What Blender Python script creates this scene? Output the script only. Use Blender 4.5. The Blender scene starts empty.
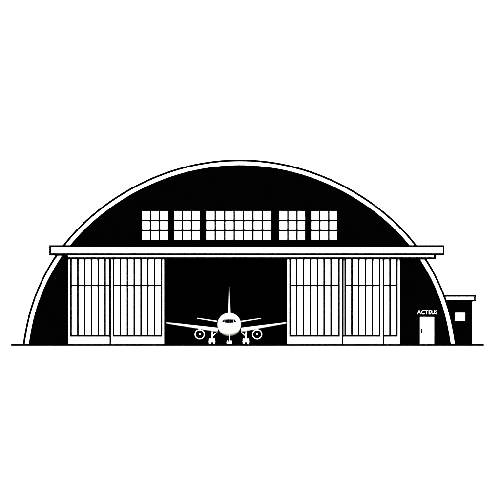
import bpy, bmesh, math
from mathutils import Vector
from mathutils.geometry import tessellate_polygon
from mathutils.bvhtree import BVHTree

S = bpy.context.scene
COL = S.collection
R = math.radians

# ------------------------------------------------------------------ scale
# The photograph is a straight-on elevation; 10 photo pixels are one metre on
# the front of the hangar (y = 0).  The camera stands 130 m in front of it.
D, CAM_Z, HOR, U = 130.0, 1.7, 328.7, 0.1
E = 0.29              # photo pixels by which a lit edge is held back from a black one

def k(y):
    return (D + y) / D * U

def X(px, y=0.0):
    return (px - 250.0) * k(y)

def Z(py, y=0.0):
    return CAM_Z + (HOR - py) * k(y)

def W(px, py, y=0.0):
    return Vector((X(px, y), y, Z(py, y)))

# -------------------------------------------------------------- materials
def mat(name, c0, c1, rough=0.8, spec=0.1, scale=3.0, bump=0.0, wave=None):
    m = bpy.data.materials.new(name)
    m.use_nodes = True
    nt = m.node_tree
    b = nt.nodes['Principled BSDF']
    b.inputs['Roughness'].default_value = rough
    b.inputs['Specular IOR Level'].default_value = spec
    tc = nt.nodes.new('ShaderNodeTexCoord')
    nz = nt.nodes.new('ShaderNodeTexNoise')
    nz.inputs['Scale'].default_value = scale
    nz.inputs['Detail'].default_value = 6
    rp = nt.nodes.new('ShaderNodeValToRGB')
    rp.color_ramp.elements[0].position = 0.3
    rp.color_ramp.elements[1].position = 0.7
    rp.color_ramp.elements[0].color = (*c0, 1)
    rp.color_ramp.elements[1].color = (*c1, 1)
    nt.links.new(tc.outputs['Object'], nz.inputs['Vector'])
    nt.links.new(nz.outputs['Fac'], rp.inputs['Fac'])
    nt.links.new(rp.outputs['Color'], b.inputs['Base Color'])
    if bump:
        bp = nt.nodes.new('ShaderNodeBump')
        bp.inputs['Strength'].default_value = bump
        bp.inputs['Distance'].default_value = 0.01
        nt.links.new(nz.outputs['Fac'], bp.inputs['Height'])
        nt.links.new(bp.outputs['Normal'], b.inputs['Normal'])
    return m

def g(v):
    return (v, v, v)

WHITE = mat('white_paint', g(0.78), g(0.82), 0.6, 0.1)
BOARD = mat('white_boards', g(0.77), g(0.82), 0.7, 0.1, 1.5)
PANE = mat('frosted_white_pane', g(0.78), g(0.82), 0.5, 0.1)
BLACK = mat('matt_black_cladding', g(0.00006), g(0.00012), 1.0, 0.0, 0.6)
TRIM = mat('matt_black_trim', g(0.00006), g(0.00012), 1.0, 0.0, 2.0)
FLOORM = mat('black_floor_coating', g(0.00006), g(0.00012), 1.0, 0.0, 0.4)
GREY = mat('grey_gap_shade', g(0.040), g(0.046), 0.9, 0.0, 4.0)  # shade in the gap between two door leaves, painted as grey
SKIN = mat('white_aircraft_paint', g(0.80), g(0.83), 0.6, 0.1, 1.0)
TYRE = mat('pale_tyre', g(0.78), g(0.82), 0.9, 0.0, 6.0)
GROUND = mat('pale_concrete', g(0.78), g(0.83), 0.95, 0.0, 0.25, 0.2)

# ---------------------------------------------------------------- helpers
def prop(o, label=None, cat=None, group=None, kind=None):
    for key, v in (('label', label), ('category', cat), ('group', group), ('kind', kind)):
        if v:
            o[key] = v
    return o

def thing(name, loc, label, cat):
    o = bpy.data.objects.new(name, None)
    o.location = loc
    o.empty_display_size = 0.5
    COL.objects.link(o)
    return prop(o, label, cat)

def wloc(o):
    p = Vector((0, 0, 0))
    while o:
        p += o.location
        o = o.parent
    return p

def obj(name, bm, m, parent=None, smooth=False, label=None, at=None):
    """link bm (world coordinates) as ONE mesh object whose origin sits on its own base"""
    bmesh.ops.remove_doubles(bm, verts=bm.verts, dist=1e-5)
    bmesh.ops.recalc_face_normals(bm, faces=bm.faces)
    xs = [v.co for v in bm.verts]
    if at is None:
        at = Vector(((min(c.x for c in xs) + max(c.x for c in xs)) / 2,
                     (min(c.y for c in xs) + max(c.y for c in xs)) / 2,
                     min(c.z for c in xs)))
    bmesh.ops.translate(bm, verts=bm.verts, vec=-at)
    me = bpy.data.meshes.new(name)
    bm.to_mesh(me)
    bm.free()
    if smooth:
        for p in me.polygons:
            p.use_smooth = True
    me.materials.append(m)
    o = bpy.data.objects.new(name, me)
    COL.objects.link(o)
    if parent:
        o.parent = parent
        o.location = at - wloc(parent)
    else:
        o.location = at
    if label:
        o['label'] = label
    return o

def box(bm, x0, x1, y0, y1, z0, z1, bev=0.0):
    t = bmesh.new()
    vs = [t.verts.new((x, y, z)) for x in (x0, x1) for y in (y0, y1) for z in (z0, z1)]
    for f in ((0, 1, 3, 2), (4, 6, 7, 5), (0, 4, 5, 1), (2, 3, 7, 6), (0, 2, 6, 4), (1, 5, 7, 3)):
        t.faces.new([vs[i] for i in f])
    bmesh.ops.recalc_face_normals(t, faces=t.faces)
    if bev:
        bmesh.ops.bevel(t, geom=list(t.edges), offset=bev, segments=2, affect='EDGES', profile=0.5)
    merge(bm, t)

def merge(bm, t):
    mp = {v: bm.verts.new(v.co) for v in t.verts}
    for f in t.faces:
        try:
            bm.faces.new([mp[v] for v in f.verts])
        except ValueError:
            pass
    t.free()

def pbox(bm, px0, px1, py0, py1, y0, y1, bev=0.0):
    """box whose front face (at depth y0) covers the photo rectangle"""
    box(bm, X(px0, y0), X(px1, y0), y0, y1, Z(py1, y0), Z(py0, y0), bev)

def prism(bm, loops, y0, y1):
    """2-D (x,z) outline with holes, given thickness from y0 to y1"""
    flat = [p for lp in loops for p in lp]
    tris = tessellate_polygon([[Vector((p[0], p[1], 0)) for p in lp] for lp in loops])
    a = [bm.verts.new((p[0], y0, p[1])) for p in flat]
    b = [bm.verts.new((p[0], y1, p[1])) for p in flat]
    for t in tris:
        try:
            bm.faces.new([a[i] for i in t])
            bm.faces.new([b[i] for i in reversed(t)])
        except ValueError:
            pass
    n = 0
    for lp in loops:
        L = len(lp)
        for i in range(L):
            j = (i + 1) % L
            bm.faces.new([a[n + i], a[n + j], b[n + j], b[n + i]])
        n += L

def tube(bm, p0, p1, r0, r1=None, n=14):
    r1 = r0 if r1 is None else r1
    p0, p1 = Vector(p0), Vector(p1)
    q = (p1 - p0).to_track_quat('Z', 'Y')
    ra, rb = [], []
    for i in range(n):
        a = 2 * math.pi * i / n
        d = q @ Vector((math.cos(a), math.sin(a), 0))
        ra.append(bm.verts.new(p0 + d * r0))
        rb.append(bm.verts.new(p1 + d * r1))
    for i in range(n):
        bm.faces.new([ra[i], ra[(i + 1) % n], rb[(i + 1) % n], rb[i]])
    bm.faces.new(ra[::-1])
    bm.faces.new(rb)

def lathe(bm, c, axis, prof, n=40):
    """revolve (radius, along) profile about axis through c"""
    q = Vector(axis).to_track_quat('Z', 'Y')
    c = Vector(c)
    rings = []
    for r, h in prof:
        if r < 1e-6:
            rings.append([bm.verts.new(c + q @ Vector((0, 0, h)))])
        else:
            rings.append([bm.verts.new(c + q @ Vector((r * math.cos(2 * math.pi * i / n),
                                                      r * math.sin(2 * math.pi * i / n), h)))
                          for i in range(n)])
    for A, B in zip(rings, rings[1:]):
        for i in range(n):
            j = (i + 1) % n
            if len(A) == 1 and len(B) == 1:
                continue
            if len(A) == 1:
                bm.faces.new([A[0], B[i], B[j]])
            elif len(B) == 1:
                bm.faces.new([A[i], A[j], B[0]])
            else:
                bm.faces.new([A[i], A[j], B[j], B[i]])

def loft(bm, rings):
    vr = [[bm.verts.new(p) for p in r] for r in rings]
    n = len(vr[0])
    for A, B in zip(vr, vr[1:]):
        for i in range(n):
            j = (i + 1) % n
            bm.faces.new([A[i], A[j], B[j], B[i]])
    bm.faces.new(vr[0][::-1])
    bm.faces.new(vr[-1])

# -------------------------------------------------------------- setting
bm = bmesh.new()
box(bm, -3000, 3000, -400, 6000, -0.5, 0.0)
prop(obj('ground', bm, GROUND), kind='structure')

bm = bmesh.new()
box(bm, X(11, -1.6), X(484, -1.6), -1.62, -1.42, 0.0, 0.195, 0.03)
prop(obj('kerb_strip', bm, TRIM), kind='structure')

# ------------------------------------------------------- arch of the hangar
AX = 239.8            # photo x of the arch's axis
def arch_r(t):
    """outline of the arch, in photo pixels from a centre below the ground"""
    return 220.5 + 1.9 * math.exp(-((t - 35) / 19) ** 2) - 1.2 * math.exp(-((t - 9) / 8) ** 2)

HALF = []
for i in range(91):
    t = 9.03 + (90 - 9.03) * i / 90
    HALF.append((arch_r(t) * math.cos(R(t)), max(arch_r(t) * math.sin(R(t)) - 34.5, 0)))
half = [(x * U, z * U) for x, z in HALF]
CXW = X(AX)

def offset_half(off):
    out = []
    for i, (x, z) in enumerate(half):
        a = half[max(i - 1, 0)]
        b = half[min(i + 1, len(half) - 1)]
        tx, tz = b[0] - a[0], b[1] - a[1]
        if i == len(half) - 1:
            tx, tz = -1, 0
        L = math.hypot(tx, tz)
        nx, nz = -tz / L, tx / L            # inward
        out.append((max(x + nx * off, 0), max(z + nz * off, 0) if i else 0))
    return out

def arch(off):
    h = offset_half(off)
    right = [(CXW + x, z) for x, z in h]
    left = [(CXW - x, z) for x, z in h[:-1]]
    return left + right[::-1]               # left foot over the crown to the right foot

A0, A1, A2 = arch(-0.025), arch(0.195), arch(0.535)

def arch_x(z):
    """outer x of the right side of the arch at height z"""
    r = [(CXW + x, h) for x, h in half]
    for (xa, za), (xb, zb) in zip(r, r[1:]):
        if za <= z <= zb:
            return xa + (xb - xa) * (z - za) / (zb - za)
    return r[-1][0]

DEPTH = 44.0
hangar = thing('hangar', (CXW, 0, 0),
               'large black arched aircraft hangar with white rim, white sliding doors and long white canopy', 'hangar')

# roof shell
bm = bmesh.new()
prism(bm, [A0 + A1[::-1]], -0.16, DEPTH)
obj('roof', bm, BLACK, hangar)

# white arched rim on the front
bm = bmesh.new()
prism(bm, [[(x, z) for x, z in A1] + A2[::-1]], -0.10, 0.25)
obj('arch_rim', bm, WHITE, hangar)

# front wall with the gate and window openings
WINS = [(142.0, 168.0, [(142.0, 149.8), (151.0, 158.8), (160.0, 168.0)]),
        (173.9, 199.9, [(173.9, 181.9), (182.9, 190.8), (191.9, 199.9)]),
        (206.2, 271.4, [(206.2, 214.6), (215.8, 224.1), (225.3, 233.6), (234.8, 243.0),
                        (244.2, 252.4), (253.6, 261.8), (263.0, 271.4)]),
        (279.3, 305.2, [(279.3, 287.3), (288.5, 296.4), (297.6, 305.2)]),
        (311.2, 337.2, [(311.2, 319.2), (320.4, 328.2), (329.4, 337.2)])]
ROWS = [(210.9, 219.9), (221.2, 229.8), (231.1, 240.0)]

def hole(px0, px1, py0, py1):
    return [(X(px0), Z(py1)), (X(px1), Z(py1)), (X(px1), Z(py0)), (X(px0), Z(py0))]

outer = list(arch(0.537))
# the gate is a notch in the foot of the wall
outer = outer + [(X(290), 0), (X(290), Z(256.5)), (X(161), Z(256.5)), (X(161), 0)]
outer = [p for i, p in enumerate(outer)]
loops = [outer] + [hole(a - .5, b + .5, 210.4, 240.5) for a, b, _ in WINS]
bm = bmesh.new()
prism(bm, loops, 0.0, 0.22)
obj('front_wall', bm, BLACK, hangar)

bm = bmesh.new()
prism(bm, [arch(0.165)], DEPTH - 0.4, DEPTH - 0.1)
obj('back_wall', bm, BLACK, hangar)

bm = bmesh.new()
f = arch(0.3)
box(bm, f[0][0], f[-1][0], 0.0, DEPTH - 0.42, 0.002, 0.006)
obj('floor', bm, FLOORM, hangar)

# windows: frosted panes in a black frame of glazing bars
WINS = [(a + E, b - E, [(p + E, q - E) for p, q in c]) for a, b, c in WINS]
ROWS = [(p + E, q - E) for p, q in ROWS]
for a, b, cols in WINS:
    bm = bmesh.new()
    for c0, c1 in cols:
        for r0, r1 in ROWS:
            pbox(bm, c0 - .3, c1 + .3, r0 - .3, r1 + .3, 0.07, 0.10)
    wn = obj('window', bm, PANE, hangar)
    bm = bmesh.new()
    y0 = 0.03
    pbox(bm, a - .7, a, 210.42, 240.48, y0, y0 + .12)
    pbox(bm, b, b + .7, 210.42, 240.48, y0, y0 + .12)
    pbox(bm, a, b, 210.42, ROWS[0][0], y0, y0 + .12)
    pbox(bm, a, b, ROWS[2][1], 240.48, y0, y0 + .12)
    for (p0, p1), (q0, q1) in zip(cols, cols[1:]):
        pbox(bm, p1, q0, ROWS[0][0], ROWS[2][1], y0, y0 + .12)
    for (p0, p1), (q0, q1) in zip(ROWS, ROWS[1:]):
        for c0, c1 in cols:
            pbox(bm, c0, c1, p1, q0, y0 + .004, y0 + .116)
    obj('frame', bm, TRIM, wn)

# canopy: long white box edged in black
YC = -1.20
bm = bmesh.new()
pbox(bm, 50.9, 442.9, 247.0, 253.4, YC, -0.18)
can = obj('canopy', bm, WHITE, hangar)
bm = bmesh.new()
x0, x1, x2, x3 = 49.3 - E, 50.9 + E, 442.9 - E, 444.5 + E
t0, t1, b0, b1 = 245.25 - E, 247.0 + E, 253.4 - E, 255.0 + E
y0, y1 = YC - .02, -0.17
pbox(bm, x0, x3, t0, t1, y0, y1, .03)
pbox(bm, x0, x3, b0, b1, y0, y1, .03)
pbox(bm, x0, x1, t1 - .3, b0 + .3, y0 + .002, y1 - .002)
pbox(bm, x2, x3, t1 - .3, b0 + .3, y0 + .002, y1 - .002)
obj('canopy_edging', bm, TRIM, can)

# door track beam under the canopy
YB = -0.95
bm = bmesh.new()
pbox(bm, 68.2, 434.1, 255.1, 257.35, YB, -0.2)
beam = obj('track_beam', bm, WHITE, hangar)
bm = bmesh.new()
pbox(bm, 67.6, 435.7 + E, 257.35 - E, 258.85 + E, YB - .02, -0.17, .02)
pbox(bm, 434.1 - E, 435.7 + E, 255.1, 257.6, YB - .018, -0.18)
obj('beam_edging', bm, TRIM, beam)

# sliding door leaves
def leaf(y, x0, x1, lines, left, right, shade_strip=None, label=None):
    """x0..x1 leaf; lines = photo x ranges of the dark joints; boards lie between
    them; left / right = white stile ranges (None where another leaf covers it)"""
    bm = bmesh.new()
    pbox(bm, x0, x1, 257.6, 345.0, y, y + .08)
    d = obj('hangar_door', bm, TRIM, hangar, label=label)
    bm = bmesh.new()
    for (a, b), (c, e) in zip(lines, lines[1:]):
        pbox(bm, b + E, c - E, 258.0, 284.9 - E, y - .03, y - .002, .004)
        pbox(bm, b + E, c - E, 286.2 + E, 335.25 - E, y - .03, y - .002, .004)
    obj('boards', bm, BOARD, d)
    bm = bmesh.new()
    for st in (left, right):
        if st:
            pbox(bm, st[0] + E, st[1] - E, 258.0, 336.7 + E, y - .05, y - .002)
    lo = left[0] if left else (shade_strip[0] if shade_strip else x0)
    hi = right[1] if right else x1
    pbox(bm, lo + E, hi - E, 336.7 + E, 344.6, y - .05, y - .002)
    obj('door_frame', bm, WHITE, d)
    if shade_strip:  # grey strip stands in for the shaded board beside the leaf in front
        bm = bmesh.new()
        pbox(bm, shade_strip[0], shade_strip[1], 258.0, 335.25, y - .03, y - .002)
        obj('shade_strip', bm, GREY, d)

# two leaves left of the gate, three right of it
leaf(-0.40, 68.3, 110.9, [(70.2, 71.7), (77.1, 78.6), (84.0, 85.5), (90.8, 92.2), (97.5, 98.9),
                          (104.4, 105.8), (109.2, 110.8)], (68.4, 70.2), None,
     label='outer left white hangar door, partly behind its neighbour')
leaf(-0.60, 109.3, 164.3, [(112.8, 114.2), (119.9, 121.1), (126.7, 128.0), (133.5, 134.9), (140.3, 141.8),
                           (147.1, 148.6), (154.0, 155.3), (161.0, 162.3)], (110.9, 112.8), (162.3, 164.2),
     label='white hangar door left of the gate opening')
leaf(-0.60, 287.1, 343.1, [(289.3, 290.9), (296.0, 297.4), (303.0, 304.2), (309.9, 311.1), (316.8, 318.1),
                           (323.4, 324.8), (330.3, 331.7), (338.3, 339.7)], (287.2, 289.3), (339.7, 341.9),
     label='white hangar door right of the gate opening')
leaf(-0.40, 343.1, 384.1, [(345.0, 345.9), (351.1, 352.6), (358.1, 359.5), (365.0, 366.3), (371.9, 373.2),
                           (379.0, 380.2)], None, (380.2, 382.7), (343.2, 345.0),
     label='middle white hangar door with edge shade painted as a grey strip')
leaf(-0.24, 384.0, 399.9, [(382.8, 384.2), (389.3, 390.8), (396.2, 397.7)], None, (397.7, 399.8),
     label='narrow white hangar door at the right end')

# personnel door
bm = bmesh.new()
pbox(bm, 420.1, 434.0, 317.1, 344.2, -0.06, -0.003, .01)
dr = obj('door', bm, WHITE, hangar, label='white side door below the white lettering')
bm = bmesh.new()
pbox(bm, 420.8, 422.7, 328.5, 333.1, -0.11, -0.061, .02)
obj('handle', bm, TRIM, dr)

# ------------------------------------------------------------- lettering
def lettering(body, px0, px1, py0, py1, y, depth):
    cu = bpy.data.curves.new('t', 'FONT')
    cu.body = body
    cu.size = 1.0
    cu.space_character = 1.08
    cu.offset = -0.018
    cu.extrude = depth / 2
    o = bpy.data.objects.new('t', cu)
    COL.objects.link(o)
    dg = bpy.context.evaluated_depsgraph_get()
    me = bpy.data.meshes.new_from_object(o.evaluated_get(dg))
    bpy.data.objects.remove(o)
    bm = bmesh.new()
    bm.from_mesh(me)
    bpy.data.meshes.remove(me)
    xs = [v.co.x for v in bm.verts]
    ys = [v.co.y for v in bm.verts]
    sx = (X(px1, y) - X(px0, y)) / (max(xs) - min(xs))
    sz = (Z(py0, y) - Z(py1, y)) / (max(ys) - min(ys))
    mx, my = min(xs), min(ys)
    for v in bm.verts:
        v.co = Vector((X(px0, y) + (v.co.x - mx) * sx, y - v.co.z, Z(py1, y) + (v.co.y - my) * sz))
    return bm

sg = obj('sign', lettering('ACTEUS', 417.6, 437.2, 310.2, 314.3, -0.035, 0.06), WHITE)
prop(sg, 'white raised letters ACTEUS on the black wall above the small door', 'sign')

# ----------------------------------------------------------------- annex
YA = 1.2
annex = thing('annex_building', (X(464, YA), YA, 0),
              'small flat-roofed black annex with one white window at the right of the hangar', 'building')
def arch_side(z0, z1, n=14):
    return [(arch_x(z0 + (z1 - z0) * i / n) + 0.015, z0 + (z1 - z0) * i / n) for i in range(n + 1)]
zt = Z(300.6, YA)
xr = X(472.3, YA)
h = [(X(455.0, YA), Z(320.7, YA)), (X(465.1, YA), Z(320.7, YA)), (X(465.1, YA), Z(312.9, YA)), (X(455.0, YA), Z(312.9, YA))]
left = arch_side(0, zt)
bm = bmesh.new()
prism(bm, [[(xr, 0), (xr, zt)] + left[::-1], h], YA, YA + .25)
prism(bm, [[(xr, 0), (xr, zt)] + left[::-1]], YA + 6.0, YA + 6.25)
box(bm, xr - .25, xr, YA + .25, YA + 6.0, 0, zt)
obj('wall', bm, BLACK, annex)
bm = bmesh.new()
box(bm, h[0][0] - .0, h[1][0], YA + .04, YA + .08, h[0][1], h[2][1])
wn = obj('window', bm, PANE, annex)
# roof slab, white edge capped in black
YR = YA - 0.30
za, zb, zc, zd = Z(301.4, YR), Z(299.8, YR), Z(296.9, YR), Z(294.8, YR)
bm = bmesh.new()
s = arch_side(zb, zc, 4)
prism(bm, [[(X(473.9, YR), zb), (X(474.1, YR), zc)] + s[::-1]], YR, YA + 6.5)
rf = obj('roof', bm, WHITE, annex)
bm = bmesh.new()
xe = X(475.8, YR)
prism(bm, [[(xe, zc), (xe, zd)] + arch_side(zc, zd, 3)[::-1]], YR - .02, YA + 6.54)
prism(bm, [[(xe, za), (xe, zb)] + arch_side(za, zb, 3)[::-1]], YR - .02, YA + 6.54)
box(bm, X(473.9, YR), xe - .001, YR - .019, YA + 6.52, zb - .01, zc + .01)
obj('roof_edging', bm, TRIM, rf)

# -------------------------------------------------------------- aeroplane
PX, PY = 229.2, 324.6         # centre of the fuselage in the photo
YM = 3.6                      # depth of the full fuselage section
plane = thing('airplane', (X(PX, YM), YM, 0),
              'white twin-engine airliner seen nose-on inside the open hangar gate', 'airplane')
RF = 11.65 * k(YM)
CX, CZ = X(PX, YM), Z(PY, YM)
NOSE = 2.4                    # nose length, blunt
N = 56
rings = []
def ring(y, r, cz):
    return [(CX + r * math.cos(2 * math.pi * i / N), y, cz + r * math.sin(2 * math.pi * i / N)) for i in range(N)]
for i in range(1, 25):
    t = i / 24
    y = YM - NOSE * (1 - t ** 1.7)
    # superellipse nose
    u = (YM - y) / NOSE
    r = RF * (1 - u ** 1.6) ** 0.6
    if i == 1:
        rings.append(ring(YM - NOSE * 0.9999, RF * 0.03, CZ - 0.05))
    rings.append(ring(y, max(r, RF * .05), CZ - 0.05 * u ** 2))
for y, r, dz in ((YM + 2, 1, 0), (YM + 5.2, 1, 0), (YM + 6.6, .93, .06), (YM + 8.4, .72, .25), (YM + 10, .42, .5), (YM + 11, .16, .68)):
    rings.append(ring(y, RF * r, CZ + dz * RF * .9))
bm = bmesh.new()
loft(bm, rings)
tree = BVHTree.FromBMesh(bm)
fus = obj('fuselage', bm, SKIN, plane, smooth=True)

# cockpit glazing follows the nose surface
CAMP = Vector((0, -D, CAM_Z))
def on_nose(px, py, lift=0.012):
    d = (W(px, py, 0) - CAMP).normalized()
    hit, nrm, _, _ = tree.ray_cast(CAMP, d)
    if hit is None:
        return None
    if nrm.y > 0:
        nrm = -nrm
    return hit + nrm * lift + Vector((0, -0.04, 0))
def patch(quad, n=6):
    bm = bmesh.new()
    grid = {}
    (a, b, c, d) = quad       # tl tr br bl
    for i in range(n + 1):
        for j in range(n + 1):
            s, t = i / n, j / n
            top = (a[0] + (b[0] - a[0]) * s, a[1] + (b[1] - a[1]) * s)
            bot = (d[0] + (c[0] - d[0]) * s, d[1] + (c[1] - d[1]) * s)
            grid[i, j] = bm.verts.new(on_nose(top[0] + (bot[0] - top[0]) * t, top[1] + (bot[1] - top[1]) * t))
    fs = []
    for i in range(n):
        for j in range(n):
            fs.append(bm.faces.new([grid[i, j], grid[i + 1, j], grid[i + 1, j + 1], grid[i, j + 1]]))
    r = bmesh.ops.extrude_face_region(bm, geom=fs)
    bmesh.ops.translate(bm, vec=(0, 0.03, 0), verts=[v for v in r['geom'] if isinstance(v, bmesh.types.BMVert)])
    return bm
for q in ([(223.2, 319.4), (225.1, 319.3), (224.4, 322.6), (221.6, 322.6)],
          [(225.2, 319.3), (229.1, 319.2), (229.1, 323.0), (224.55, 322.8)],
          [(229.25, 319.2), (233.2, 319.3), (233.85, 322.8), (229.25, 323.0)],
          [(233.3, 319.3), (235.2, 319.4), (236.8, 322.6), (234.0, 322.6)]):
    obj('cockpit_window', patch(q), TRIM, fus)

def foil(p_le, chord, thick, n=10, up=Vector((0, 0, 1))):
    """blunt aerofoil section: leading edge at p_le, chord running back along +y"""
    pts = []
    for i in range(n + 1):
        t = (i / n) ** 1.9
        pts.append((t, 1))
    out = []
    def th(t):
        return thick * 0.5 * min(1, (2.6 * math.sqrt(t)) if t < .1 else 0.82 + .18 * math.sin(math.pi * min((t - .1) / .4, .5))) * (1 - max(0, t - .35) / .65 * .93)
    for t, _ in pts:
        out.append(Vector(p_le) + Vector((0, t * chord, 0)) + up * th(t))
    for t, _ in pts[-1:0:-1]:
        out.append(Vector(p_le) + Vector((0, t * chord, 0)) - up * th(t))
    return out

def surf(root, tip, yr, yt, cr, ct, up_axis='z'):
    """root / tip = (px, py_mid, thickness px); photo positions at leading-edge depth"""
    bm = bmesh.new()
    up = Vector((0, 0, 1)) if up_axis == 'z' else Vector((1, 0, 0))
    secs = []
    for i in range(9):
        t = i / 8
        y = yr + (yt - yr) * t
        px = root[0] + (tip[0] - root[0]) * t
        py = root[1] + (tip[1] - root[1]) * t
        th = (root[2] + (tip[2] - root[2]) * t) * k(y)
        secs.append(foil(W(px, py, y), cr + (ct - cr) * t, th, up=up))
    # round the tip off
    e = secs[-1]
    c = sum(e, Vector()) / len(e)
    d = (c - sum(secs[-2], Vector()) / len(e)).normalized()
    secs.append([c + (p - c) * .7 + d * .05 for p in e])
    loft(bm, secs)
    return bm

# wings with black root seals
obj('wing', surf((217.4, 329.9, 4.3), (166.0, 322.9, 1.5), 3.9, 6.2, 3.2, 1.1), SKIN, plane, True)
obj('wing', surf((241.2, 329.9, 4.3), (285.9, 323.0, 1.5), 3.9, 6.2, 3.2, 1.1), SKIN, plane, True)
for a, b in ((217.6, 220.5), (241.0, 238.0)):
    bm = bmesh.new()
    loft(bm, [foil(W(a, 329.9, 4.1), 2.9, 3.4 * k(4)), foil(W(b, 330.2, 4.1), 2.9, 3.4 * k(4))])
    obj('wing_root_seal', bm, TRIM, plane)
# tailplane and fin
obj('tailplane', surf((217.0, 321.5, 1.5), (197.5, 318.4, .8), 10.6, 12.0, 2.0, 1.0), SKIN, plane, True)
obj('tailplane', surf((241.3, 321.6, 1.5), (260.4, 318.6, .8), 10.6, 12.0, 2.0, 1.0), SKIN, plane, True)
for a, b in ((217.6, 228), (240.6, 230)):
    bm = bmesh.new()
    loft(bm, [foil(W(a, 321.6, 10.7), 1.8, .11), foil(W(b, 322.8, 10.7), 1.8, .11)])
    obj('tail_root_seal', bm, TRIM, plane)
obj('fin', surf((229.2, 315.0, 3.0), (229.1, 286.8, .8), 9.0, 11.6, 3.2, 1.4, 'x'), SKIN, plane, True)

# engines
for ex in (199.7, 257.2):
    ye = 3.3
    c = W(ex, 334.4, ye)
    ro, ri = 5.0 * k(ye), 4.2 * k(ye)
    bm = bmesh.new()
    # lip, outer nacelle and inner duct
    lip = []
    for i in range(13):
        a = math.pi * i / 12
        lip.append(((ro + ri) / 2 + math.cos(a) * (ro - ri) / 2 * 1.0, 0.0 - math.sin(a) * .06))
    prof = [(ri * .7, 2.1), (ro * .78, 2.1), (ro * .92, 1.3), (ro, .5)] + lip + [(ri, .02)]
    lathe(bm, c, (0, 1, 0), prof)
    en = obj('engine', bm, SKIN, plane, True)
    bm = bmesh.new()
    lathe(bm, c, (0, 1, 0), [(ri, .021), (ri - .005, .5), (ri * .3, .52), (0, .52)])
    obj('intake', bm, TRIM, en, True)
    bm = bmesh.new()
    for i in range(22):
        a = 2 * math.pi * i / 22
        dv = Vector((math.cos(a), 0, math.sin(a)))
        tn = Vector((-math.sin(a), 0, math.cos(a)))
        p, q = c + dv * .06, c + dv * (ri - .015)
        vs = [bm.verts.new(v) for v in (p + tn * .012 + Vector((0, .40, 0)), q + tn * .03 + Vector((0, .40, 0)),
                                        q - tn * .03 + Vector((0, .46, 0)), p - tn * .012 + Vector((0, .46, 0)))]
        bm.faces.new(vs)
    obj('fan', bm, TRIM, en)
    bm = bmesh.new()
    lathe(bm, c, (0, 1, 0), [(0, .20), (.05, .24), (.085, .34), (.085, .40), (0, .40)], 20)
    obj('spinner', bm, SKIN, en, True)
    bm = bmesh.new()
    w = .06
    top = 1 if ex < 229 else 1
    zt_ = Z(328.6 if ex < 229 else 328.2, 5.0)
    prism(bm, [[(c.x - w, c.z + ro * .93), (c.x + w, c.z + ro * .93), (c.x + w, zt_), (c.x - w, zt_)]], ye + .3, ye + 1.9)
    obj('pylon', bm, SKIN, en)

# landing gear
def wheel(cx, y, r, wd, parent):
    bm = bmesh.new()
    hw = wd / 2
    prof = [(r * .55, -hw), (r * .86, -hw), (r * .97, -hw * .75), (r, -hw * .35), (r, hw * .35), (r * .97, hw * .75),
            (r * .86, hw), (r * .55, hw)]
    lathe(bm, (cx, y, r + .004), (1, 0, 0), prof, 28)
    w_ = obj('wheel', bm, TYRE, parent, True)
    bm = bmesh.new()
    lathe(bm, (cx, y, r + .004), (1, 0, 0), [(0, -hw * .8), (r * .56, -hw * .8), (r * .56, hw * .8), (0, hw * .8)], 20)
    obj('rim', bm, SKIN, parent, False)

def gear(px, y, wheels, r, top, rs, brace=None):
    ax = X(px, y)
    bm = bmesh.new()
    tube(bm, (ax, y, r * 0.95), (ax, y, Z(top, y)), rs)
    tube(bm, (X(wheels[0][0], y), y, r + .004), (X(wheels[1][1], y), y, r + .004), rs * .75)
    t = obj('landing_gear', bm, SKIN, plane)
    for a, b in wheels:
        wheel(X((a + b) / 2, y), y, r, (b - a) * k(y) * .78, t)
    if brace:
        bm = bmesh.new()
        tube(bm, W(brace[0], brace[1], y), W(brace[2], brace[3], y), .032)
        obj('brace', bm, SKIN, t)

gear(212.3, 5.0, [(208.9, 211.1), (213.2, 215.3)], .335, 330.5, .06, (217.2, 331.9, 212.6, 336.2))
gear(246.0, 5.0, [(242.6, 244.8), (246.9, 249.1)], .335, 330.5, .06, (241.0, 331.9, 245.7, 336.2))
gear(229.3, 2.5, [(226.6, 228.2), (230.4, 232.0)], .235, 335.0, .05)

# ---------------------------------------------------------- light, sky
EL, AZ = R(16), R(182)        # the sun stands behind the camera
w = bpy.data.worlds.new('World')
S.world = w
w.use_nodes = True
nt = w.node_tree
bg = nt.nodes['Background']
sky = nt.nodes.new('ShaderNodeTexSky')
sky.sky_type = 'NISHITA'
sky.sun_disc = False
sky.sun_elevation = EL
sky.sun_rotation = AZ
sky.dust_density = 0.6
sky.air_density = 1.0
sky.ozone_density = 1.0
nt.links.new(sky.outputs[0], bg.inputs['Color'])
bg.inputs['Strength'].default_value = 0.15

L = bpy.data.lights.new('sun', 'SUN')
L.energy = 2.0
L.angle = R(12)
L.color = (1.0, 0.97, 0.93)
so = bpy.data.objects.new('sun', L)
COL.objects.link(so)
dirn = Vector((math.sin(AZ) * math.cos(EL), math.cos(AZ) * math.cos(EL), math.sin(EL)))
so.rotation_euler = dirn.to_track_quat('Z', 'Y').to_euler()
so.location = dirn * 200

# --------------------------------------------------------------- camera
cd = bpy.data.cameras.new('camera')
cd.sensor_width = 36
cd.lens = 36 * D / (500 * U)
cd.shift_y = (HOR - 250) / 500
cd.clip_end = 20000
cam = bpy.data.objects.new('camera', cd)
cam.location = CAMP
cam.rotation_euler = (R(90), 0, 0)
COL.objects.link(cam)
S.camera = cam

vs = S.view_settings
vs.view_transform = 'Standard'
vs.look = 'None'
vs.gamma = 1
vs.use_curve_mapping = False
vs.exposure = 2.8
